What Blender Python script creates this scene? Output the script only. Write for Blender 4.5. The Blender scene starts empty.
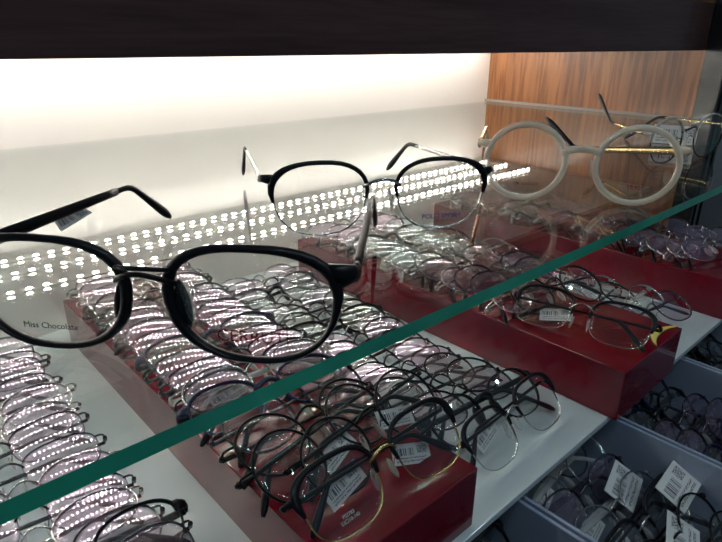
import bpy, math, random
from mathutils import Vector, Matrix, Euler
R = math.radians
sc = bpy.context.scene
col = sc.collection
rnd = random.Random(7)

# ------------------------------------------------------------------ camera
cam_d = bpy.data.cameras.new('camera')
cam = bpy.data.objects.new('camera', cam_d)
col.objects.link(cam)
FPX = 575.02
cam_d.sensor_width = 36.0
cam_d.lens = 36.0 * FPX / 722
cam_d.clip_start = 0.005
def _cam():
    P = (361, 271)
    def n(v):
        return Vector(v).normalized()
    X = n((1039 - P[0], 46 - P[1], FPX)); Y = n((-205 - P[0], 35 - P[1], FPX))
    Z = X.cross(Y)
    if Z[1] > 0: Z = -Z
    Y = Z.cross(X) if Z.cross(X).dot(Y) > 0 else -Z.cross(X)
    # rows of Rm are the world axes seen in camera space (x right, y down, z forward)
    right = Vector((X[0], Y[0], Z[0])); down = Vector((X[1], Y[1], Z[1])); fwd = Vector((X[2], Y[2], Z[2]))
    m = Matrix(((right[0], -down[0], -fwd[0], 0), (right[1], -down[1], -fwd[1], 0), (right[2], -down[2], -fwd[2], 0), (0, 0, 0, 1)))
    return Matrix.Translation((0, 0, .1)) @ m
cam.matrix_world = _cam()
sc.camera = cam

# ------------------------------------------------------------------ render look
sc.view_settings.view_transform = 'Standard'
sc.view_settings.look = 'None'
sc.view_settings.exposure = 0.16
sc.view_settings.gamma = 1.0
sc.view_settings.use_curve_mapping = False
cy = sc.cycles
cy.max_bounces = 14
cy.diffuse_bounces = 5
cy.glossy_bounces = 7
cy.transmission_bounces = 8
cy.transparent_max_bounces = 96
cy.sample_clamp_indirect = 45.0
cy.use_adaptive_sampling = False
cy.sample_clamp_direct = 0.0
cy.use_denoising = True
cy.blur_glossy = 0.0

# ------------------------------------------------------------------ world
LED_POWER = 112.0
SPOT_POWER = 42.0
w = bpy.data.worlds.new('shop'); sc.world = w
w.use_nodes = True
bg = w.node_tree.nodes['Background']
bg.inputs[0].default_value = (.60, .80, 1.0, 1)
bg.inputs[1].default_value = .065

# ------------------------------------------------------------------ materials
def newmat(name):
    m = bpy.data.materials.new(name); m.use_nodes = True
    nt = m.node_tree
    return m, nt, nt.nodes, nt.links
def pbr(name, color, rough=.4, metal=0, coat=0, spec=.5, bump=None, var=None, cior=1.5, crough=.02):
    m, nt, N, L = newmat(name)
    b = N['Principled BSDF']
    b.inputs['Base Color'].default_value = (*color, 1)
    b.inputs['Roughness'].default_value = rough
    b.inputs['Metallic'].default_value = metal
    b.inputs['Specular IOR Level'].default_value = spec
    b.inputs['Coat Weight'].default_value = coat
    b.inputs['Coat IOR'].default_value = cior
    b.inputs['Coat Roughness'].default_value = crough
    tc = N.new('ShaderNodeTexCoord')
    if var:
        nz = N.new('ShaderNodeTexNoise'); nz.inputs['Scale'].default_value = var[0]; nz.inputs['Detail'].default_value = 4
        L.new(tc.outputs['Object'], nz.inputs['Vector'])
        r = N.new('ShaderNodeValToRGB')
        r.color_ramp.elements[0].position = .35; r.color_ramp.elements[1].position = .7
        r.color_ramp.elements[0].color = (*color, 1); r.color_ramp.elements[1].color = (*var[1], 1)
        L.new(nz.outputs['Fac'], r.inputs['Fac']); L.new(r.outputs['Color'], b.inputs['Base Color'])
    if bump:
        nz = N.new('ShaderNodeTexNoise'); nz.inputs['Scale'].default_value = bump[0]
        L.new(tc.outputs['Object'], nz.inputs['Vector'])
        bp = N.new('ShaderNodeBump'); bp.inputs['Strength'].default_value = bump[1]; bp.inputs['Distance'].default_value = .001
        L.new(nz.outputs['Fac'], bp.inputs['Height']); L.new(bp.outputs['Normal'], b.inputs['Normal'])
    return m
def clear(name, tint=(1, 1, 1), gloss=(1, 1, 1), ior=1.5, rough=0.0, boost=1.0):
    """thin clear glass: see-through plus a Fresnel mirror"""
    m, nt, N, L = newmat(name)
    N.remove(N['Principled BSDF'])
    out = N['Material Output']
    tr = N.new('ShaderNodeBsdfTransparent'); tr.inputs[0].default_value = (*tint, 1)
    gl = N.new('ShaderNodeBsdfGlossy'); gl.inputs['Color'].default_value = (*gloss, 1); gl.inputs['Roughness'].default_value = rough
    geo = N.new('ShaderNodeNewGeometry')
    mp = N.new('ShaderNodeMapRange'); mp.inputs['To Min'].default_value = ior; mp.inputs['To Max'].default_value = 1 / ior
    L.new(geo.outputs['Backfacing'], mp.inputs['Value'])
    fr = N.new('ShaderNodeFresnel'); L.new(mp.outputs['Result'], fr.inputs['IOR'])
    mu = N.new('ShaderNodeMath'); mu.operation = 'MULTIPLY'; mu.use_clamp = True; mu.inputs[1].default_value = boost
    L.new(fr.outputs[0], mu.inputs[0])
    mx = N.new('ShaderNodeMixShader'); L.new(mu.outputs[0], mx.inputs[0])
    L.new(tr.outputs[0], mx.inputs[1]); L.new(gl.outputs[0], mx.inputs[2]); L.new(mx.outputs[0], out.inputs[0])
    return m
def milky(name, color, alpha=.55, rough=.2):
    m, nt, N, L = newmat(name)
    b = N['Principled BSDF']; b.inputs['Base Color'].default_value = (*color, 1); b.inputs['Roughness'].default_value = rough
    tr = N.new('ShaderNodeBsdfTransparent')
    mx = N.new('ShaderNodeMixShader'); mx.inputs[0].default_value = alpha
    L.new(tr.outputs[0], mx.inputs[1]); L.new(b.outputs[0], mx.inputs[2]); L.new(mx.outputs[0], N['Material Output'].inputs[0])
    return m
def emit(name, color, power):
    m, nt, N, L = newmat(name)
    N.remove(N['Principled BSDF'])
    e = N.new('ShaderNodeEmission'); e.inputs[0].default_value = (*color, 1); e.inputs[1].default_value = power
    L.new(e.outputs[0], N['Material Output'].inputs[0])
    return m
def wood(name, c1, c2, c3, rough, scale, coat=0):
    m, nt, N, L = newmat(name)
    b = N['Principled BSDF']; b.inputs['Roughness'].default_value = rough; b.inputs['Coat Weight'].default_value = coat
    tc = N.new('ShaderNodeTexCoord'); mp = N.new('ShaderNodeMapping'); mp.inputs['Scale'].default_value = scale
    L.new(tc.outputs['Object'], mp.inputs['Vector'])
    n1 = N.new('ShaderNodeTexNoise'); n1.inputs['Scale'].default_value = 1; n1.inputs['Detail'].default_value = 3; n1.inputs['Distortion'].default_value = .6
    L.new(mp.outputs[0], n1.inputs['Vector'])
    n2 = N.new('ShaderNodeTexNoise'); n2.inputs['Scale'].default_value = 6; n2.inputs['Detail'].default_value = 8
    L.new(mp.outputs[0], n2.inputs['Vector'])
    r = N.new('ShaderNodeValToRGB')
    e = r.color_ramp.elements; e[0].position = .36; e[0].color = (*c1, 1); e[1].position = .58; e[1].color = (*c2, 1)
    L.new(n1.outputs['Fac'], r.inputs['Fac'])
    r2 = N.new('ShaderNodeValToRGB'); e = r2.color_ramp.elements; e[0].position = .42; e[0].color = (*c3, 1); e[1].position = .56; e[1].color = (1, 1, 1, 1)
    L.new(n2.outputs['Fac'], r2.inputs['Fac'])
    mx = N.new('ShaderNodeMixRGB'); mx.blend_type = 'MULTIPLY'; mx.inputs[0].default_value = .75
    L.new(r.outputs[0], mx.inputs[1]); L.new(r2.outputs[0], mx.inputs[2]); L.new(mx.outputs[0], b.inputs['Base Color'])
    bp = N.new('ShaderNodeBump'); bp.inputs['Strength'].default_value = .2; bp.inputs['Distance'].default_value = .0005
    L.new(n2.outputs['Fac'], bp.inputs['Height']); L.new(bp.outputs[0], b.inputs['Normal'])
    return m
def paper(name):
    """white tag with a barcode band and rows of small print"""
    m, nt, N, L = newmat(name)
    b = N['Principled BSDF']; b.inputs['Roughness'].default_value = .5
    tc = N.new('ShaderNodeTexCoord'); sx = N.new('ShaderNodeSeparateXYZ'); L.new(tc.outputs['UV'], sx.inputs[0])
    cx = N.new('ShaderNodeCombineXYZ'); L.new(sx.outputs[0], cx.inputs[0])
    nz = N.new('ShaderNodeTexNoise'); nz.inputs['Scale'].default_value = 38; nz.inputs['Detail'].default_value = 1
    L.new(cx.outputs[0], nz.inputs['Vector'])
    bars = N.new('ShaderNodeMath'); bars.operation = 'GREATER_THAN'; bars.inputs[1].default_value = .5; L.new(nz.outputs['Fac'], bars.inputs[0])
    def band(sock, lo, hi):
        a = N.new('ShaderNodeMath'); a.operation = 'GREATER_THAN'; a.inputs[1].default_value = lo; L.new(sock, a.inputs[0])
        c = N.new('ShaderNodeMath'); c.operation = 'LESS_THAN'; c.inputs[1].default_value = hi; L.new(sock, c.inputs[0])
        d = N.new('ShaderNodeMath'); d.operation = 'MULTIPLY'; L.new(a.outputs[0], d.inputs[0]); L.new(c.outputs[0], d.inputs[1]); return d.outputs[0]
    def mul(a, c, op='MULTIPLY'):
        d = N.new('ShaderNodeMath'); d.operation = op; L.new(a, d.inputs[0]); L.new(c, d.inputs[1]); return d.outputs[0]
    region = mul(band(sx.outputs[1], .42, .78), band(sx.outputs[0], .08, .58))
    barcode = mul(bars.outputs[0], region)
    n3 = N.new('ShaderNodeTexNoise'); n3.inputs['Scale'].default_value = 30; n3.inputs['Detail'].default_value = 2; L.new(tc.outputs['UV'], n3.inputs['Vector'])
    g = N.new('ShaderNodeMath'); g.operation = 'GREATER_THAN'; g.inputs[1].default_value = .5; L.new(n3.outputs['Fac'], g.inputs[0])
    rows = mul(g.outputs[0], mul(mul(band(sx.outputs[1], .12, .2), band(sx.outputs[1], .26, .34), 'ADD'), band(sx.outputs[0], .08, .9)))
    side = mul(g.outputs[0], mul(band(sx.outputs[1], .5, .86), band(sx.outputs[0], .66, .92)))
    ink = mul(mul(barcode, rows, 'ADD'), side, 'ADD')
    mx = N.new('ShaderNodeMixRGB'); mx.inputs[1].default_value = (.78, .78, .76, 1); mx.inputs[2].default_value = (.06, .06, .09, 1)
    L.new(ink, mx.inputs[0]); L.new(mx.outputs[0], b.inputs['Base Color'])
    return m

M = dict(
    black=pbr('black_acetate', (.005, .005, .008), .34, coat=.05, spec=.25),
    blackmetal=pbr('black_metal', (.005, .005, .007), .34, spec=.22),
    gun=pbr('gunmetal', (.16, .16, .17), .25, metal=1),
    silver=pbr('silver_metal', (.72, .72, .70), .18, metal=1),
    gold=pbr('gold_metal', (.80, .60, .28), .2, metal=1),
    rose=pbr('copper_metal', (.55, .33, .24), .22, metal=1),
    navy=pbr('navy_acetate', (.014, .018, .07), .25, coat=.3),
    tort=pbr('tortoiseshell_acetate', (.02, .012, .008), .2, coat=.4, var=(90, (.16, .07, .03))),
    milky=milky('milky_plastic', (.92, .83, .68), .62),
    clearp=milky('clear_plastic', (.75, .75, .72), .35, .1),
    pad=milky('clear_silicone', (.8, .8, .76), .35, .12),
    paper=paper('barcode_paper'),
    lens=clear('lens_plain', (.985, .985, .985), (.92, 1.0, .97), 1.55),
    lensP=clear('lens_violet_coated', (.985, .97, .985), (1.0, .80, 1.0), 1.6, boost=1.9),
    lensB=clear('lens_dark_print', (.97, .97, .97), (.75, .95, 1.0), 1.6),
    glass=clear('shelf_glass', (.955, .965, .960), (.86, .88, .87), 1.5),
    edge=pbr('green_glass_edge', (.035, .46, .29), .22, coat=.25, var=(26, (.022, .32, .22))),
    inner=clear('glass_lower_face', (.97, .98, .975), (.86, .88, .87), 1.5),
    plain=clear('glass_underside', (.965, .975, .968), (1, 1, 1), 1.5, boost=0.0),
    white=pbr('white_laminate', (.55, .63, .65), .22, coat=.25),
    back=pbr('glossy_white_panel', (.82, .80, .77), .45, coat=1.0, spec=.2, cior=1.7, crough=.14),
    under=pbr('white_underside', (.60, .60, .58), .5),
    red=pbr('red_acrylic', (.19, .003, .015),   .14, coat=.35, var=(14, (.145, .002, .011))),
    drawer=pbr('blue_grey_plastic', (.34, .40, .52), .3, coat=.2),
    drawerbed=pbr('drawer_bed_plastic', (.16, .18, .22), .4),
    dark=wood('dark_stained_wood', (.070, .030, .028), (.098, .046, .042), (.7, .65, .65), .35, (3, 40, 60), .2),
    oak=wood('oak_veneer', (.20, .078, .027), (.33, .130, .042), (.45, .33, .26), .38, (30, 26, 1.6), .3),
    post=pbr('black_painted_post', (.012, .013, .014), .25, coat=.3),
    yellow=pbr('golden_reflection', (.85, .68, .16), .4),
    ink_blue=pbr('blue_print', (.03, .05, .25), .5),
    ink_grey=milky('grey_print', (.08, .08, .14), .55),
    ink_white=pbr('white_print', (.7, .7, .7), .5),
    ink_red=milky('red_print', (.75, .02, .05), .5),
    led=emit('led_light', (1.0, .945, .865), LED_POWER),
    tape=pbr('led_tape', (.75, .73, .66), .5),
    spot=emit('downlight_light', (.72, .90, 1.0), SPOT_POWER),
    chrome=pbr('brushed_ring', (.6, .6, .6), .3, metal=1),
)

# ------------------------------------------------------------------ mesh helpers
class MB:
    def __init__(s): s.v = []; s.f = []; s.m = []; s.uv = {}
    def add(s, vs, fs, mi=0):
        o = len(s.v); s.v += [tuple(p) for p in vs]
        for f in fs: s.f.append(tuple(i + o for i in f)); s.m.append(mi)
    def box(s, x0, x1, y0, y1, z0, z1, mi=0):
        s.add([(x0, y0, z0), (x1, y0, z0), (x1, y1, z0), (x0, y1, z0), (x0, y0, z1), (x1, y0, z1), (x1, y1, z1), (x0, y1, z1)],
              [(3, 2, 1, 0), (4, 5, 6, 7), (0, 1, 5, 4), (1, 2, 6, 5), (2, 3, 7, 6), (3, 0, 4, 7)], mi)
    def loops(s, rings, closed, cap=True, mi=0):
        n = len(rings[0]); vs = [p for r in rings for p in r]; fs = []
        m = len(rings)
        for i in range(m if closed else m - 1):
            a = i * n; b = ((i + 1) % m) * n
            for k in range(n):
                k2 = (k + 1) % n
                fs.append((a + k, a + k2, b + k2, b + k))
        if not closed and cap:
            fs.append(tuple(range(n))[::-1]); fs.append(tuple((m - 1) * n + k for k in range(n)))
        s.add(vs, fs, mi)
    def tube(s, pts, ra, rb=None, seg=6, mi=0, up=(0, 0, 1)):
        """pts path; ra half size along 'up', rb half size sideways (values or lists)"""
        pts = [Vector(p) for p in pts]; rings = []
        for i, p in enumerate(pts):
            t = (pts[min(i + 1, len(pts) - 1)] - pts[max(i - 1, 0)]).normalized()
            u = Vector(up); u = u - t * u.dot(t)
            if u.length < .05: u = Vector((0, 1, 0)) - t * t.y
            u.normalize(); b = t.cross(u)
            a1 = ra[i] if isinstance(ra, (list, tuple)) else ra
            b1 = a1 if rb is None else (rb[i] if isinstance(rb, (list, tuple)) else rb)
            rings.append([p + u * (a1 * math.cos(2 * math.pi * k / seg + .39)) + b * (b1 * math.sin(2 * math.pi * k / seg + .39)) for k in range(seg)])
        s.loops(rings, False, True, mi)
    def build(s, name, mats, parent=None, smooth=False, bevel=0, loc=None, recalc=True):
        me = bpy.data.meshes.new(name); me.from_pydata(s.v, [], s.f); me.update()
        if not isinstance(mats, (list, tuple)): mats = [mats]
        for m_ in mats: me.materials.append(m_)
        for p, mi in zip(me.polygons, s.m): p.material_index = mi; p.use_smooth = smooth
        import bmesh
        if recalc:
            bm = bmesh.new(); bm.from_mesh(me); bmesh.ops.recalc_face_normals(bm, faces=bm.faces); bm.to_mesh(me); bm.free()
        if s.uv:
            ul = me.uv_layers.new(name='uv')
            for li, l in enumerate(me.loops):
                ul.data[li].uv = s.uv.get(l.vertex_index, (.0, .0))
        o = bpy.data.objects.new(name, me); col.objects.link(o)
        if parent: o.parent = parent
        if loc: o.location = loc
        if bevel:
            b = o.modifiers.new('bevel', 'BEVEL'); b.width = bevel; b.segments = 2; b.limit_method = 'ANGLE'
        return o
def tag(o, label=None, cat=None, group=None, kind=None):
    if label: o['label'] = label
    if cat: o['category'] = cat
    if group: o['group'] = group
    if kind: o['kind'] = kind
    return o
def empty(name, loc=(0, 0, 0)):
    o = bpy.data.objects.new(name, None); col.objects.link(o); o.location = loc; o.empty_display_size = .02
    return o
def textmesh(name, body, size, mat, parent, loc, rot, mirror=False):
    cu = bpy.data.curves.new(name, 'FONT'); cu.body = body; cu.size = size; cu.extrude = .00008; cu.align_x = 'CENTER'; cu.resolution_u = 2
    t = bpy.data.objects.new(name, cu); col.objects.link(t)
    bpy.context.view_layer.update()
    me = bpy.data.meshes.new_from_object(t.evaluated_get(bpy.context.evaluated_depsgraph_get()))
    bpy.data.objects.remove(t)
    me.materials.clear(); me.materials.append(mat)
    o = bpy.data.objects.new(name, me); col.objects.link(o); o.parent = parent; o.location = loc; o.rotation_euler = rot
    if mirror: o.scale = (-1, 1, 1)
    return o

# ------------------------------------------------------------------ the cabinet (setting)
GY = .132            # front edge of the glass shelf
BY = .640            # back wall
WX = .889            # oak side panel
SZ = -.200           # lower shelf top
SY = .160            # lower shelf front edge
def st(o): return tag(o, kind='structure')
m = MB(); m.box(-1.0, WX + .02, BY, BY + .018, SZ - .006, .45); st(m.build('wall_back', M['back']))
m = MB(); m.box(WX, WX + .02, .296, BY, SZ - .006, .45); st(m.build('wall_right', M['oak']))
m = MB(); m.box(WX - .002, WX + .045, .268, .296, -.45, .45); m.box(WX + .008, WX + .012, .266, .268, -.45, .45); m.box(WX + .03, WX + .034, .266, .268, -.45, .45)
st(m.build('trim_1', M['post'], bevel=.0015))
m = MB(); m.box(-1.0, WX - .002, .296, .316, .091, .148); st(m.build('trim_2', M['dark'], bevel=.001))
m = MB(); m.box(-1.0, WX, .316, BY, .1005, .148); st(m.build('ceiling', M['under']))
m = MB(); m.box(-1.0, .985, SY, BY, SZ - .006, SZ)
shelf = m.build('display_shelf', M['white'], bevel=.0008); tag(shelf, 'white laminate lower shelf under the glass, carrying the red blocks', 'shelf')

# glass shelf
x0, x1 = -1.0, 1.6
g = MB()
# one L shaped slab (runs on past the post); the lower mirror face sits at its apparent (refracted) depth
xa = WX - .003
P0 = [(x0, GY), (x1, GY), (x1, .266), (xa, .266), (xa, BY - .001), (x0, BY - .001)]
vs = [(x, y, 0) for x, y in P0] + [(x, y, -.006) for x, y in P0] + [(x, y, -.0023) for x, y in P0]
g.add(vs[:6], [(0, 1, 2, 3, 4, 5)], 0)
g.add(vs[12:], [(0, 1, 2, 3, 4, 5)], 2)
g.add(vs[6:12], [(5, 4, 3, 2, 1, 0)], 3)
for k in range(6):
    k2 = (k + 1) % 6
    g.add([vs[k], vs[k2], vs[k2 + 6], vs[k + 6]], [(0, 3, 2, 1)], 1 if k == 0 else 3)
gs = g.build('glass_shelf', [M['glass'], M['edge'], M['inner'], M['plain']], recalc=False); tag(gs, 'clear glass shelf with a thick green front edge', 'shelf')


# LED strips on the underside
for k, (yy, word) in enumerate(((.522, 'nearest the front'), (.567, 'the middle one'), (.607, 'nearest the back wall'))):
    t = empty('led_strip', (0, yy, .1005)); tag(t, 'warm white LED strip under the dark canopy, ' + word, 'light strip', 'LED strips under the canopy')
    a = MB(); a.box(-.55, .87, -.004, .004, -.0012, 0); a.build('backing_tape', M['tape'], t)
    a = MB(); x = -.545
    while x < .865:
        a.box(x - .0022, x + .0022, -.0011, .0011, -.0024, -.0012); x += .0139
    tag(a.build('light_diode', M['led'], t), kind='stuff')

# downlights of the shop, behind and above the viewer
for k, (x, y) in enumerate(((-.9, -.6), (-.72, -.42), (-.35, -1.0), (-.12, -.86), (.5, -.7), (.72, -.55), (1.1, -1.3), (.15, -1.9), (.42, -1.8), (1.9, -.5))):
    t = empty('ceiling_downlight', (x, y, 1.9)); tag(t, 'cool white round shop downlight in front of the cabinet, outside the picture', 'ceiling light', 'shop downlights')
    a = MB()
    n = 20
    ring = [(.06 * math.cos(2 * math.pi * i / n), .06 * math.sin(2 * math.pi * i / n)) for i in range(n)]
    a.add([(p, q, 0) for p, q in ring] + [(p, q, .01) for p, q in ring], [tuple(range(n)), tuple(range(2 * n - 1, n - 1, -1))] + [(i, (i + 1) % n, n + (i + 1) % n, n + i) for i in range(n)])
    a.build('lamp_disc', M['spot'], t)
    a = MB(); rings = []
    for i in range(n):
        c, s_ = math.cos(2 * math.pi * i / n), math.sin(2 * math.pi * i / n)
        rings.append([Vector((c * r_, s_ * r_, z_)) for r_, z_ in ((.062, -.004), (.072, -.004), (.072, .03), (.062, .03))])
    a.loops(rings, True); a.build('metal_ring', M['chrome'], t)

# red blocks
for (x_0, x_1, lab) in ((.137, .254, 'glossy red acrylic riser block at left, nearest the viewer'),
                       (.437, .556, 'glossy red acrylic riser block in the middle with a bare front corner'),
                       (.719, .840, 'glossy red acrylic riser block at right by the oak panel')):
    y_0 = {.137: .165, .437: .153, .719: .157}[x_0]
    a = MB(); a.box(x_0, x_1, y_0, .605, SZ, SZ + .048)
    tag(a.build('riser_block', M['red'], bevel=.0008), lab, 'display block', 'red riser blocks')

m = MB(); m.box(.93, 1.5, .275, .296, -.45, -.012); m.box(.93, 1.5, .50, .52, -.45, .45); st(m.build('trim_4', M['post']))
m = MB(); m.box(WX - .006, WX, .297, BY, .0004, .0045); st(m.build('trim_5', M['clearp']))
# drawers
DZ = -.214
def drawer(x_0, x_1, yf, label):
    t = empty('display_tray', ((x_0 + x_1) / 2, SY - .1, DZ - .07)); tag(t, label, 'drawer', 'pull-out drawers')
    hx = (x_1 - x_0) / 2; yb = .25 ; yo = yf - (SY - .1)
    a = MB(); a.box(-hx, hx, yo, yb, .015, .018); a.build('drawer_bed', M['drawerbed'], t)
    for s_ in (-1, 1):
        a = MB(); xx = sorted((s_ * hx, s_ * (hx - .003))); a.box(xx[0], xx[1], yo, yb, .003, .07); a.build('side_panel', M['drawer'], t, bevel=.0006)
    a = MB(); a.box(-hx, hx, yo - .004, yo, 0, .07); a.build('front_panel', M['drawer'], t, bevel=.0006)
    a = MB(); a.box(-hx + .003, hx - .003, yb - .003, yb, .003, .066); a.build('rear_panel', M['drawer'], t)
drawer(.165, .3125, -.16, 'open blue-grey drawer at the bottom, mostly hidden under the first red block')
drawer(.3155, .4625, -.16, 'open blue-grey drawer holding frames with large white tags')
drawer(.4655, .619, -.16, 'open blue-grey drawer packed with dark frames, beyond the middle red block')
drawer(.622, .775, -.16, 'open blue-grey drawer of dark frames at the right border')
# cabinet body under the shelf
m = MB(); m.box(-1.0, 1.25, SY + .17, BY, -.45, SZ - .0075); st(m.build('trim_3', M['post']))
m = MB(); m.box(-1.2, 1.6, -.5, SY + .17, -.36, -.35); st(m.build('floor', M['post']))

# ------------------------------------------------------------------ eyeglasses
def outline(shape, w_, h_, n=36):
    e, k = {'round': (2.0, .0), 'panto': (2.35, .07), 'square': (2.9, .06), 'soft': (2.4, .10), 'oval': (2.1, .02), 'rect': (3.2, .03)}[shape]
    pts = []
    for i in range(n):
        t = 2 * math.pi * i / n
        c, s_ = math.cos(t), math.sin(t)
        x = w_ / 2 * math.copysign(abs(c) ** (2 / e), c); z = h_ / 2 * math.copysign(abs(s_) ** (2 / e), s_)
        x *= 1 + k * z / (h_ / 2)
        pts.append((x, z))
    return pts
CR = .15
def ys(x, z): return (x * x + z * z) / (2 * CR) - .0020
def make_glasses(kind, shape='round', w_=.048, h_=.045, dbl=.021, rim='thin', mat='blackmetal', mat2=None, temple='blackmetal', tip='black',
                 lens='lens', fold=(90, 90), pads=True, tags=0, bridge=None, tl=.092, tipl=.040, drop=42, droop=0, zh=None, thick=1.0, spread_=0, prints=(), bow=.0):
    root = empty(kind)
    c = (w_ + dbl) / 2
    ol = outline(shape, w_, h_)
    n = len(ol)
    mat2 = mat2 or mat
    zh = h_ * (.30 if shape == 'soft' else .22) if zh is None else zh
    fr = MB(); brow = MB()
    for sd in (-1, 1):
        rings = []; brings = []
        for i, (x, z) in enumerate(ol):
            xn, zn = ol[(i + 1) % n]; xp, zp = ol[i - 1]
            t = Vector((xn - xp, zn - zp)).normalized(); nx, nz = t[1], -t[0]
            a = math.atan2(z / (h_ / 2), x / (w_ / 2))     # outer side is +x before mirroring
            topness = max(0, math.sin(a))
            if rim == 'thin': rr = .0007 * thick; ry = .0009 * thick; off = .0004
            elif rim == 'acetate':
                rr = (.0009 + .0003 * topness + .0013 * max(0, math.cos(a - math.pi)) ** 2 + .0010 * max(0, math.cos(a - R(30))) ** 4) * thick
                ry = .0019; off = rr * .8
            elif rim == 'fat': rr = .0019 * thick; ry = .0019; off = rr * .7
            elif rim == 'brow': rr = .0004; ry = .0008; off = .0003
            else: rr = .0003; ry = .0007; off = .0
            seg = 8
            def ring(rr, ry, off, yo=0):
                return [Vector((sd * (c + x + nx * (off + rr * math.cos(2 * math.pi * q / seg))), ys(x, z) + yo + ry * math.sin(2 * math.pi * q / seg), z + nz * (off + rr * math.cos(2 * math.pi * q / seg)))) for q in range(seg)]
            rings.append(ring(rr, ry, off))
            if rim == 'brow' and -.12 < (a if a > -1.6 else a + 2 * math.pi) < math.pi + .05:
                aa = a if a > -1.6 else a + 2 * math.pi
                wgt = max(0, min(1, (aa + .12) / .35)) * max(0, min(1, (math.pi + .1 - aa) / .35))
                outer = 1 + 1.2 * math.exp(-((aa - .55) / .35) ** 2)
                br = (.0005 + .0006 * wgt * outer) * thick
                brings.append((aa, ring(br, .0015, br * .8, -.0003)))
        fr.loops(rings, True)
        if brings:
            brings.sort(key=lambda q: q[0]); brow.loops([b for _, b in brings], False)
    # end pieces
    ep = brow if rim == 'brow' else fr
    hx = c + w_ / 2 + .0065; hy = .0055
    for sd in (-1, 1):
        # outline x at zh
        xo = max(x for x, z in ol if abs(z - zh) < h_ * .12) if any(abs(z - zh) < h_ * .12 and x > 0 for x, z in ol) else w_ / 2
        big = {'acetate': (.0046, .0020), 'fat': (.0034, .0019), 'brow': (.0030, .0013)}.get(rim, (.0010, .0008))
        ep.tube([(sd * (c + xo - .001), ys(xo, zh), zh), (sd * (c + xo + .003), .0006, zh + .0006), (sd * (hx - .001), .0022, zh + .0008), (sd * hx, hy, zh)],
                [big[0], big[0] * .9, big[0] * .7, big[0] * .6], [big[1]] * 4, 8)
    if rim == 'brow': tag(brow.build('brow_bar', M[mat], root, True))
    # bridge
    kind_b = bridge or ('solid' if rim in ('acetate', 'fat') else 'wire')
    br = MB(); zi = h_ * .16
    xi = min(abs(-w_ / 2 * (1 + 0)) for _ in (0,))
    g = dbl / 2 + .0012
    pts = []
    for i in range(9):
        u = -1 + 2 * i / 8
        pts.append((u * g, -.0022 - .0022 * (1 - u * u) + .0022 * abs(u) ** 3, zi + (.0045 if kind_b != 'solid' else .003) * (1 - u * u)))
    if kind_b == 'solid': br.tube(pts, [.0030 - .0009 * (1 - abs(-1 + i / 4)) for i in range(9)], .0017, 8)
    else: br.tube(pts, .0010, .0009, 6)
    if kind_b == 'double':
        br.tube([(x * .98, y, z + .005 - .003 * (1 - (x / g) ** 2)) for x, y, z in pts], .0008, .0008, 6)
    fr.build('frame_front' if rim != 'brow' else 'rim_wire', M[mat if rim != 'brow' else mat2], root, True)
    br.build('bridge', M[mat2 if kind_b != 'solid' else mat], root, True)
    # lenses
    for sd in (-1, 1):
        ln = MB(); R_ = 7
        vs = [(0, 0)]
        for q in range(1, R_ + 1):
            for (x, z) in ol: vs.append((x * q / R_, z * q / R_))
        front = [Vector((sd * (c + x), ys(x, z), z)) for x, z in vs]
        rear = [p + Vector((0, .0008, 0)) for p in front]
        fs = []
        K = len(vs)
        for i in range(n): fs.append((0, 1 + i, 1 + (i + 1) % n)); fs.append((K, K + 1 + (i + 1) % n, K + 1 + i))
        for q in range(R_ - 1):
            a = 1 + q * n; b = a + n
            for i in range(n):
                j = (i + 1) % n
                fs.append((a + i, b + i, b + j, a + j)); fs.append((K + a + i, K + a + j, K + b + j, K + b + i))
        a = 1 + (R_ - 1) * n
        for i in range(n): fs.append((a + i, K + a + i, K + a + (i + 1) % n, a + (i + 1) % n))
        ln.add(front + rear, fs)
        lo = ln.build('lens', M[lens], root, True)
        for (side, body, size, mt, px, pz, mir) in prints:
            if side == sd:
                textmesh('lens_print', body, size, M[mt], lo, (sd * c + px, ys(px, pz) - .0004, pz), (R(90), 0, 0), mir)
    # nose pads
    if pads:
        for sd in (-1, 1):
            a = MB(); x_ = dbl / 2 - .001; z_ = -h_ * .10
            a.tube([(sd * (x_ + .002), 0, z_ + .004), (sd * (x_ + .001), .004, z_ + .005), (sd * (x_ - .0005), .0065, z_ + .001)], .0004, .0004, 5)
            arm = a.build('pad_arm', M[mat2], root, True)
            a = MB(); rings = []
            for i in range(7):
                u = -1 + 2 * i / 6; s_ = math.sqrt(max(.02, 1 - u * u))
                rings.append([Vector((sd * (x_ - .001 + .0018 * -u * .5) + .0009 * s_ * math.cos(q * math.pi / 3), .0075 + .0035 * s_ * math.sin(q * math.pi / 3), z_ + .0068 * u)) for q in range(6)])
            a.loops(rings, False); a.build('nose_pad', M['pad'], root, True)
    else:
        for sd in (-1, 1):
            a = MB(); x_ = dbl / 2; z_ = -h_ * .08
            rings = []
            for i in range(7):
                u = -1 + 2 * i / 6; s_ = math.sqrt(max(.03, 1 - u * u))
                rings.append([Vector((sd * (x_ + .0016 - .0012 * u) + .0022 * s_ * math.cos(q * math.pi / 3), .0035 + .0050 * s_ * math.sin(q * math.pi / 3), z_ + .009 * u)) for q in range(6)])
            a.loops(rings, False); a.build('nose_pad', M[mat], root, True)
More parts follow.
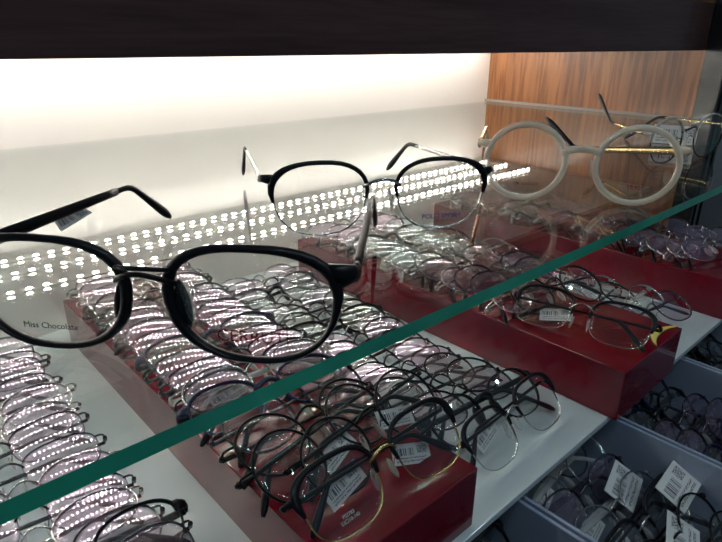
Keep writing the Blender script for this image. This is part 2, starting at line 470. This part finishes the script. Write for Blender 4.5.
    # temples
    for ti, sd in enumerate((-1, 1)):
        f_ = fold[ti]
        hinge = Vector((sd * hx, hy, zh))
        dr = drop[ti] if isinstance(drop, tuple) else drop
        def path(s0, s1, k):
            out = []
            for i in range(k):
                s_ = s0 + (s1 - s0) * i / (k - 1)
                if s_ < tl: y, z = s_, 0
                else:
                    u = s_ - tl; rad = .016; th = min(u / rad, R(abs(dr))); up_ = 1 if dr < 0 else -1
                    y = tl + rad * math.sin(th); z = up_ * rad * (1 - math.cos(th)); rem = u - rad * th
                    if rem > 0: y += rem * math.cos(th); z += up_ * rem * math.sin(th)
                out.append((y, z - droop * s_ * ti))
            return out
        side = .0025 if ti == 0 else .0065
        def world(p, bowf=0):
            y, z = p
            ang = R(f_) * (1 if sd < 0 else -1)
            # open direction is +y; folding turns it inward
            dx, dy = (math.sin(R(f_)) * (-sd), math.cos(R(f_)))
            o = hinge + Vector((dx * y, dy * y + (side + (ti * .0) if f_ > 45 else 0), z + (.0012 if ti else -.0008) * (f_ > 45)))
            # soft outward bow
            q = math.sin(math.pi * min(1, y / .13)) * bow
            return o + Vector((math.cos(R(f_)) * sd * q, -math.sin(R(f_)) * q * -1 * .3, 0))
        L_ = tl + tipl
        wide = temple_w.get(temple, .0010) if rim in ('thin', 'brow', 'none') else .0024
        pa = [world(p) for p in path(.0, L_ - (.0 if tip is None else .052), 12)]
        a = MB(); hw = [wide * (1.25 - .45 * i / 11) for i in range(12)]
        a.tube(pa, hw, [.0009 if rim in ('thin', 'brow', 'none') else .0015] * 12, 8)
        a.tube([hinge + Vector((0, -.001, 0)), hinge + Vector((0, .003, 0))], wide * 1.3, .0016, 8)
        tp = a.build('temple', M[temple], root, True)
        tip_m = tip[ti] if isinstance(tip, tuple) else tip
        if tip is not None:
            pb = [world(p) for p in path(L_ - .054, L_, 16)]
            a = MB(); prof = [.0016, .0017, .0017, .0018, .0018, .0019, .0020, .0021, .0023, .0025, .0027, .0029, .0030, .0030, .0026, .0014]
            a.tube(pb, [v * .85 for v in prof], [v * .5 for v in prof], 8); a.build('temple_tip', M[tip_m], tp, True)
    if tags:
        for q in range(tags):
            a = MB(); wx, wz = .030, .013
            cx_, cz_ = ((-.024, .002) if q == 0 else (.03, -.004)); yy = .0135 + q * .001
            an = R(14 if q == 0 else -20)
            v = []
            for (u, t_) in ((-1, -1), (1, -1), (1, 1), (-1, 1)):
                v.append((cx_ + math.cos(an) * u * wx / 2 - math.sin(an) * t_ * wz / 2, yy, cz_ + math.sin(an) * u * wx / 2 + math.cos(an) * t_ * wz / 2))
            a.add(v + [(x, y + .0004, z) for x, y, z in v], [(0, 1, 2, 3), (7, 6, 5, 4), (0, 4, 5, 1), (1, 5, 6, 2), (2, 6, 7, 3), (3, 7, 4, 0)])
            for i_, uv in enumerate(((0, 0), (1, 0), (1, 1), (0, 1))): a.uv[i_] = uv; a.uv[i_ + 4] = uv
            a.build('price_tag', M['paper'], root)
    return root
temple_w = {'blackmetal': .0013, 'gun': .0013, 'gold': .0011, 'silver': .0015, 'black': .0024, 'tort': .0024, 'navy': .0024, 'rose': .0012, 'clearp': .0024, 'milky': .0024}

bpy.context.view_layer.update()
def kids(o): return [c_ for c_ in KIDS.get(o.name, [])]
KIDS = {}
def index_kids(root):
    def rec(o):
        KIDS[o.name] = [c_ for c_ in bpy.data.objects if c_.parent == o]
        for c_ in KIDS[o.name]: rec(c_)
    rec(root)
def lowest(root, rot):
    mt = rot.to_matrix(); lo = 1e9
    def rec(o, off):
        nonlocal lo
        for c_ in KIDS[o.name]:
            if c_.name.startswith('lens_print'): continue
            for v in list(c_.data.vertices)[::3]: lo = min(lo, (mt @ v.co).z)
            rec(c_, off)
    rec(root, None)
    return lo
def dup(root):
    c_ = root.copy(); col.objects.link(c_)
    def rec(src, dst):
        for k in KIDS[src.name]:
            d = k.copy(); col.objects.link(d); d.parent = dst
            rec(k, d)
    rec(root, c_)
    return c_
USED = set()
def place(root, x, y, surf, yaw=0, tilt=10, roll=0, label=None, group=None, dz=0):
    rot = Euler((-R(90 - tilt), R(roll), R(yaw)), 'XYZ')
    lo = lowest(root, rot)
    o = root if root.name not in USED else dup(root)
    USED.add(root.name)
    o.location = (x, y, surf - lo + dz); o.rotation_euler = rot
    tag(o, label, 'eyeglasses', group)
    return o

# --- the frames standing open on the glass shelf
def stand(root, cx_, cy_, yaw, surf=0, pitch=0):
    index_kids(root)
    rot = Euler((R(pitch), 0, R(yaw)), 'XYZ'); lo = lowest(root, rot)
    root.location = (cx_, cy_, surf - lo); root.rotation_euler = rot; USED.add(root.name)
    return root

a = make_glasses('eyeglasses', 'soft', .0525, .0375, .0185, 'acetate', 'black', 'blackmetal', 'blackmetal', 'black', 'lens', fold=(6, 3), pads=False, bridge='double',
                 tl=.092, tipl=.046, drop=38, prints=((1, 'CERRUTI', .0062, 'ink_red', 0, -.0125, False), (-1, 'Miss Chocolate', .0032, 'ink_grey', 0, -.0125, False)))
stand(a, .0645, .174, -49.6)
tag(a, 'large black acetate eyeglasses standing open in the foreground on the glass shelf', 'eyeglasses')
t = MB(); v = [(-.0690, .054, .0100), (-.0680, .072, .0100), (-.0640, .076, .0050), (-.0640, .052, .0035)]
t.add(v + [(x + .0004, y, z) for x, y, z in v], [(0, 1, 2, 3), (7, 6, 5, 4), (0, 4, 5, 1), (1, 5, 6, 2), (2, 6, 7, 3), (3, 7, 4, 0)])
for i_, uv in enumerate(((0, 0), (1, 0), (1, 1), (0, 1))): t.uv[i_] = uv; t.uv[i_ + 4] = uv
t.build('price_sticker', M['paper'], a)
HERO1 = a
a = make_glasses('eyeglasses', 'soft', .0495, .0385, .0185, 'brow', 'black', 'silver', 'silver', 'black', 'lens', fold=(-3, 12), pads=True,
                 tl=.092, tipl=.046, drop=38, thick=1.15, prints=((1, 'POLO SPORT', .0040, 'ink_blue', .001, -.0135, False),))
stand(a, .217, .2205, -30)
tag(a, 'black and silver browline eyeglasses standing open in the middle of the glass shelf', 'eyeglasses')
HERO2 = a
a = make_glasses('eyeglasses', 'round', .0475, .0455, .0220, 'fat', 'milky', 'gold', 'gold', ('milky', 'black'), 'lens', fold=(4, 42), pads=True, thick=1.1,
                 tl=.080, tipl=.046, drop=(38, -38), droop=.14, zh=.010, prints=((-1, 'MK CLASSIC', .0030, 'ink_grey', .002, -.0155, False), (1, 'TR90', .0040, 'ink_red', .0, -.0150, False)))
stand(a, .358, .180, -53)
tag(a, 'round milky white eyeglasses with gold temples standing open on the glass shelf', 'eyeglasses')
HERO3 = a
a = make_glasses('eyeglasses', 'oval', .0440, .0380, .0190, 'brow', 'clearp', 'blackmetal', 'gold', 'black', 'lens', fold=(30, 0), pads=True, tl=.060, tipl=.050, drop=(-30, 38))
stand(a, .572, .190, -12)
tag(a, 'clear-topped oval eyeglasses standing on the glass shelf by the right border', 'eyeglasses')
HERO4 = a
# paper label standing behind it
def label_card(x, y, z, yaw, pitch, wx, wz, lab):
    t = MB(); v = [(-wx / 2, 0, 0), (wx / 2, 0, 0), (wx / 2, 0, wz), (-wx / 2, 0, wz)]
    t.add(v + [(p, .0006, r) for p, q, r in v], [(0, 1, 2, 3), (7, 6, 5, 4), (0, 4, 5, 1), (1, 5, 6, 2), (2, 6, 7, 3), (3, 7, 4, 0)])
    for i_, uv in enumerate(((0, 0), (1, 0), (1, 1), (0, 1))): t.uv[i_] = uv; t.uv[i_ + 4] = uv
    o = t.build('price_card', M['paper']); o.location = (x, y, z); o.rotation_euler = (R(pitch), 0, R(yaw))
    return tag(o, lab, 'price tag')
label_card(.659, .232, .0005, -67.7, 0, .041, .019, 'white barcode card standing on the glass shelf behind the milky white eyeglasses')

# --- folded kinds lying in the rows
def proto(*a_, **k_):
    r_ = make_glasses('folded_eyeglasses', *a_, **k_); index_kids(r_); return r_
CR = .19
VIVO = ((1, 'VIVO', .0036, 'ink_grey', -.006, .004, False),)
KINDS = {
 'violet':  (proto('square', .050, .037, .017, 'none', 'gun', 'gun', 'gun', 'black', 'lensP', prints=VIVO), 'rimless violet-coated'),
 'gunthin': (proto('panto', .050, .040, .018, 'thin', 'gun', 'gun', 'gun', 'black', 'lensP'), 'thin gunmetal-rimmed'),
 'blackround': (proto('round', .047, .045, .020, 'thin', 'blackmetal', 'blackmetal', 'blackmetal', 'black', 'lens', thick=1.2), 'thin black round'),
 'gold':    (proto('round', .046, .043, .020, 'thin', 'gold', 'gold', 'gold', 'tort', 'lens'), 'thin gold-rimmed'),
 'brow':    (proto('square', .050, .041, .018, 'brow', 'black', 'silver', 'blackmetal', 'black', 'lens', tags=1, thick=1.4), 'black browline'),
 'navy':    (proto('panto', .050, .040, .018, 'acetate', 'navy', 'gun', 'blackmetal', 'black', 'lens', pads=False, thick=.6), 'dark blue plastic'),
 'tort':    (proto('round', .046, .043, .020, 'thin', 'rose', 'rose', 'rose', 'tort', 'lensP', tags=1), 'copper-rimmed round'),
 'blackace':(proto('panto', .049, .041, .019, 'acetate', 'black', 'gun', 'blackmetal', 'black', 'lens', pads=False, thick=.6), 'black plastic'),
 'silver':  (proto('oval', .051, .036, .017, 'thin', 'silver', 'silver', 'silver', 'black', 'lensP'), 'silver wire oval'),
 'blacktag': (proto('round', .048, .046, .020, 'thin', 'blackmetal', 'blackmetal', 'blackmetal', 'black', 'lens', tags=2, thick=1.2), 'black round tagged'),
 'cleartag': (proto('oval', .050, .038, .018, 'thin', 'silver', 'silver', 'clearp', None, 'lensB', tags=1), 'clear tagged'),
}
ORD = ['front', 'second', 'third', 'fourth', 'fifth', 'sixth', 'seventh', 'eighth', 'ninth', 'tenth', 'eleventh', 'twelfth', 'thirteenth', 'fourteenth', 'fifteenth', 'sixteenth', 'seventeenth', 'eighteenth', 'nineteenth', 'twentieth', 'twenty-first', 'twenty-second', 'twenty-third', 'twenty-fourth', 'twenty-fifth', 'twenty-sixth']
def row(cx_, ya, yb, pitch, surf, kinds, where, group, tilt=12, jx=.004, jyaw=4, jt=3, yaw=0, start=0, drift=0):
    y = ya; i = start
    while y < yb:
        k = kinds[rnd.randrange(len(kinds))]
        tilt_ = max(9, min(34, 16 + (y - .4) * 120)) if tilt is None else tilt
        r_, look = KINDS[k]
        num = 'frontmost' if i == 0 else ORD[i] + ' from the front'
        place(r_, cx_ + rnd.uniform(-jx, jx) + drift * (y - ya), y, surf, yaw + rnd.uniform(-jyaw, jyaw), tilt_ + rnd.uniform(-jt, jt), rnd.uniform(-3, 3),
              '%s folded eyeglasses, %s %s' % (look, num, where), group)
        y += pitch * rnd.uniform(.85, 1.15); i += 1
    return i
T1, S0 = SZ + .048, SZ
# left row on the white shelf
row(.036, .30, .60, .0255, S0, ['violet', 'violet', 'gunthin', 'violet', 'silver', 'violet'], 'in the leftmost row', 'eyeglasses in the leftmost row', None, jx=.003, jt=2, start=6)
row(.040, .155, .295, .026, S0, ['blackround', 'gunthin', 'cleartag', 'blackace', 'gold'], 'in the leftmost row', 'eyeglasses in the leftmost row', 17, jx=.008, jyaw=7)
row(-.106, .25, .52, .03, S0, ['violet', 'gunthin', 'gold', 'cleartag'], 'at the far left border', 'eyeglasses at the far left border', None, jx=.006, jyaw=7)
# first red block
row(.197, .330, .585, .021, T1, ['violet', 'gunthin', 'violet', 'silver', 'violet', 'blackround', 'navy'], 'on the left red block', 'eyeglasses on the left red block', None, jt=2, start=6)
row(.197, .255, .325, .022, T1, ['gunthin', 'navy', 'blackround', 'tort', 'cleartag'], 'on the left red block', 'eyeglasses on the left red block', 22, jx=.006, jyaw=8, start=3)
G1 = 'eyeglasses on the left red block'
place(KINDS['blackround'][0], .187, .236, T1, 12, 32, 2, 'thin black round folded eyeglasses, third from the front on the left red block', G1)
place(KINDS['blacktag'][0], .214, .220, T1, 6, 40, -3, 'black round eyeglasses with two white barcode tags on the left red block', G1)
PR = make_glasses('folded_eyeglasses', 'square', .0510, .0410, .0190, 'brow', 'black', 'gold', 'blackmetal', 'black', 'lensB', tags=2, thick=1.6,
                  prints=((-1, 'PS2783\n53\u25a118-140', .0028, 'ink_white', -.003, -.0110, False),))
index_kids(PR)
place(PR, .197, .190, T1, 0, 48, 0, 'black browline eyeglasses with gold rim wire, frontmost on the left red block', G1)
# white shelf between the blocks
row(.348, .250, .58, .0215, S0, ['gunthin', 'blackround', 'blackround', 'violet', 'silver', 'cleartag', 'blackace', 'gunthin', 'violet', 'gunthin'], 'between the left and middle blocks', 'eyeglasses between the left and middle blocks', None, jx=.008, jyaw=9, jt=5, start=2)
G2 = 'eyeglasses between the left and middle blocks'
place(KINDS['blackace'][0], .350, .225, S0, -6, 34, 0, 'black plastic folded eyeglasses, second from the front between the left and middle blocks', G2)
place(KINDS['brow'][0], .352, .198, S0, 2, 46, 0, 'black browline eyeglasses, frontmost on the white shelf between two red blocks', G2)
# middle red block
row(.497, .285, .585, .0225, T1, ['gunthin', 'blackround', 'blackround', 'silver', 'blackace', 'cleartag', 'tort'], 'on the middle red block', 'eyeglasses on the middle red block', 22, jx=.007, jyaw=10, jt=6, start=2)
place(KINDS['blackround'][0], .512, .262, T1, -14, 32, 0, 'thin black round folded eyeglasses, second from the front on the middle red block', 'eyeglasses on the middle red block')
place(KINDS['brow'][0], .470, .214, T1, -76, 40, 0, 'black browline folded eyeglasses, frontmost on the middle red block', 'eyeglasses on the middle red block')
# shelf between middle and right block
row(.636, .205, .58, .027, S0, ['blackround', 'gold', 'cleartag', 'tort', 'gunthin', 'silver', 'blacktag'], 'right of the middle block', 'eyeglasses right of the middle block', 24, jx=.007, jyaw=10, jt=6)
# right block
row(.780, .205, .58, .0195, T1, ['silver', 'cleartag', 'blackace', 'gunthin', 'silver', 'silver'], 'on the right red block', 'eyeglasses on the right red block', 24, jx=.01, jyaw=12, jt=8)
row(.955, .175, .255, .025, S0, ['silver', 'blackace', 'cleartag'], 'at the far right below the glass', 'eyeglasses at the far right', 30)
# drawers
def drawer_row(cx_, ya, yb, pitch, kinds, where, group, yaw=0):
    row(cx_, ya, yb, pitch, DZ - .050, kinds, where, group, 38, jx=.003, jyaw=5, jt=8, yaw=yaw)
drawer_row(.389, -.10, .24, .024, ['blacktag', 'cleartag', 'gunthin', 'blackround', 'brow'], 'in the drawer of tagged frames', 'eyeglasses in the drawer of tagged frames')
drawer_row(.542, -.08, .24, .019, ['blackace', 'blackround', 'gunthin', 'navy'], 'in the drawer past the middle block', 'eyeglasses in the drawer past the middle block')
drawer_row(.700, -.05, .24, .020, ['blackace', 'blackround', 'navy', 'gunthin'], 'in the drawer at the right border', 'eyeglasses in the drawer at the right border')
drawer_row(.239, .02, .24, .03, ['blackround', 'blackace'], 'in the bottom left drawer', 'eyeglasses in the bottom left drawer')
for (x, y, z, yaw, wh) in ((.420, .118, .030, 14, 'nearest the white shelf edge'), (.392, .062, .034, 20, 'in front of the other cards'), (.438, .084, .040, 4, 'beside the drawer wall')):
    o = label_card(x, y, DZ - .062 + z, yaw, -66, .044, .026, 'white barcode card lying on frames in the drawer, ' + wh)
    o['group'] = 'barcode cards in the drawer'
# top of the canopy
row(.78, .34, .40, .04, .148, ['silver'], 'on top of the dark canopy', 'eyeglasses on the dark canopy', 80)
row(.62, .34, .37, .04, .148, ['cleartag'], 'on top of the dark canopy, further left', 'eyeglasses on the dark canopy', 80)

# solid yellow crescent standing in for a golden reflection on the middle block's corner
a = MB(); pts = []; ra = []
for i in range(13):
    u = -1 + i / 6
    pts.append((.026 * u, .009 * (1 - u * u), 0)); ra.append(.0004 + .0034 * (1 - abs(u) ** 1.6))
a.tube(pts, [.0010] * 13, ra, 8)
o = a.build('reflection_crescent', M['yellow'], None, True); o.location = (.527, .1565, T1 + .0011); o.rotation_euler = (0, 0, R(3))
tag(o, 'yellow crescent standing in for a golden reflection on the middle red block', 'stand-in reflection')
# drop any folded kind that was never laid out
for k, (r_, _) in KINDS.items():
    if r_.name not in USED:
        def kill(q):
            for c_ in KIDS.get(q.name, []): kill(c_)
            bpy.data.objects.remove(q)
        kill(r_)
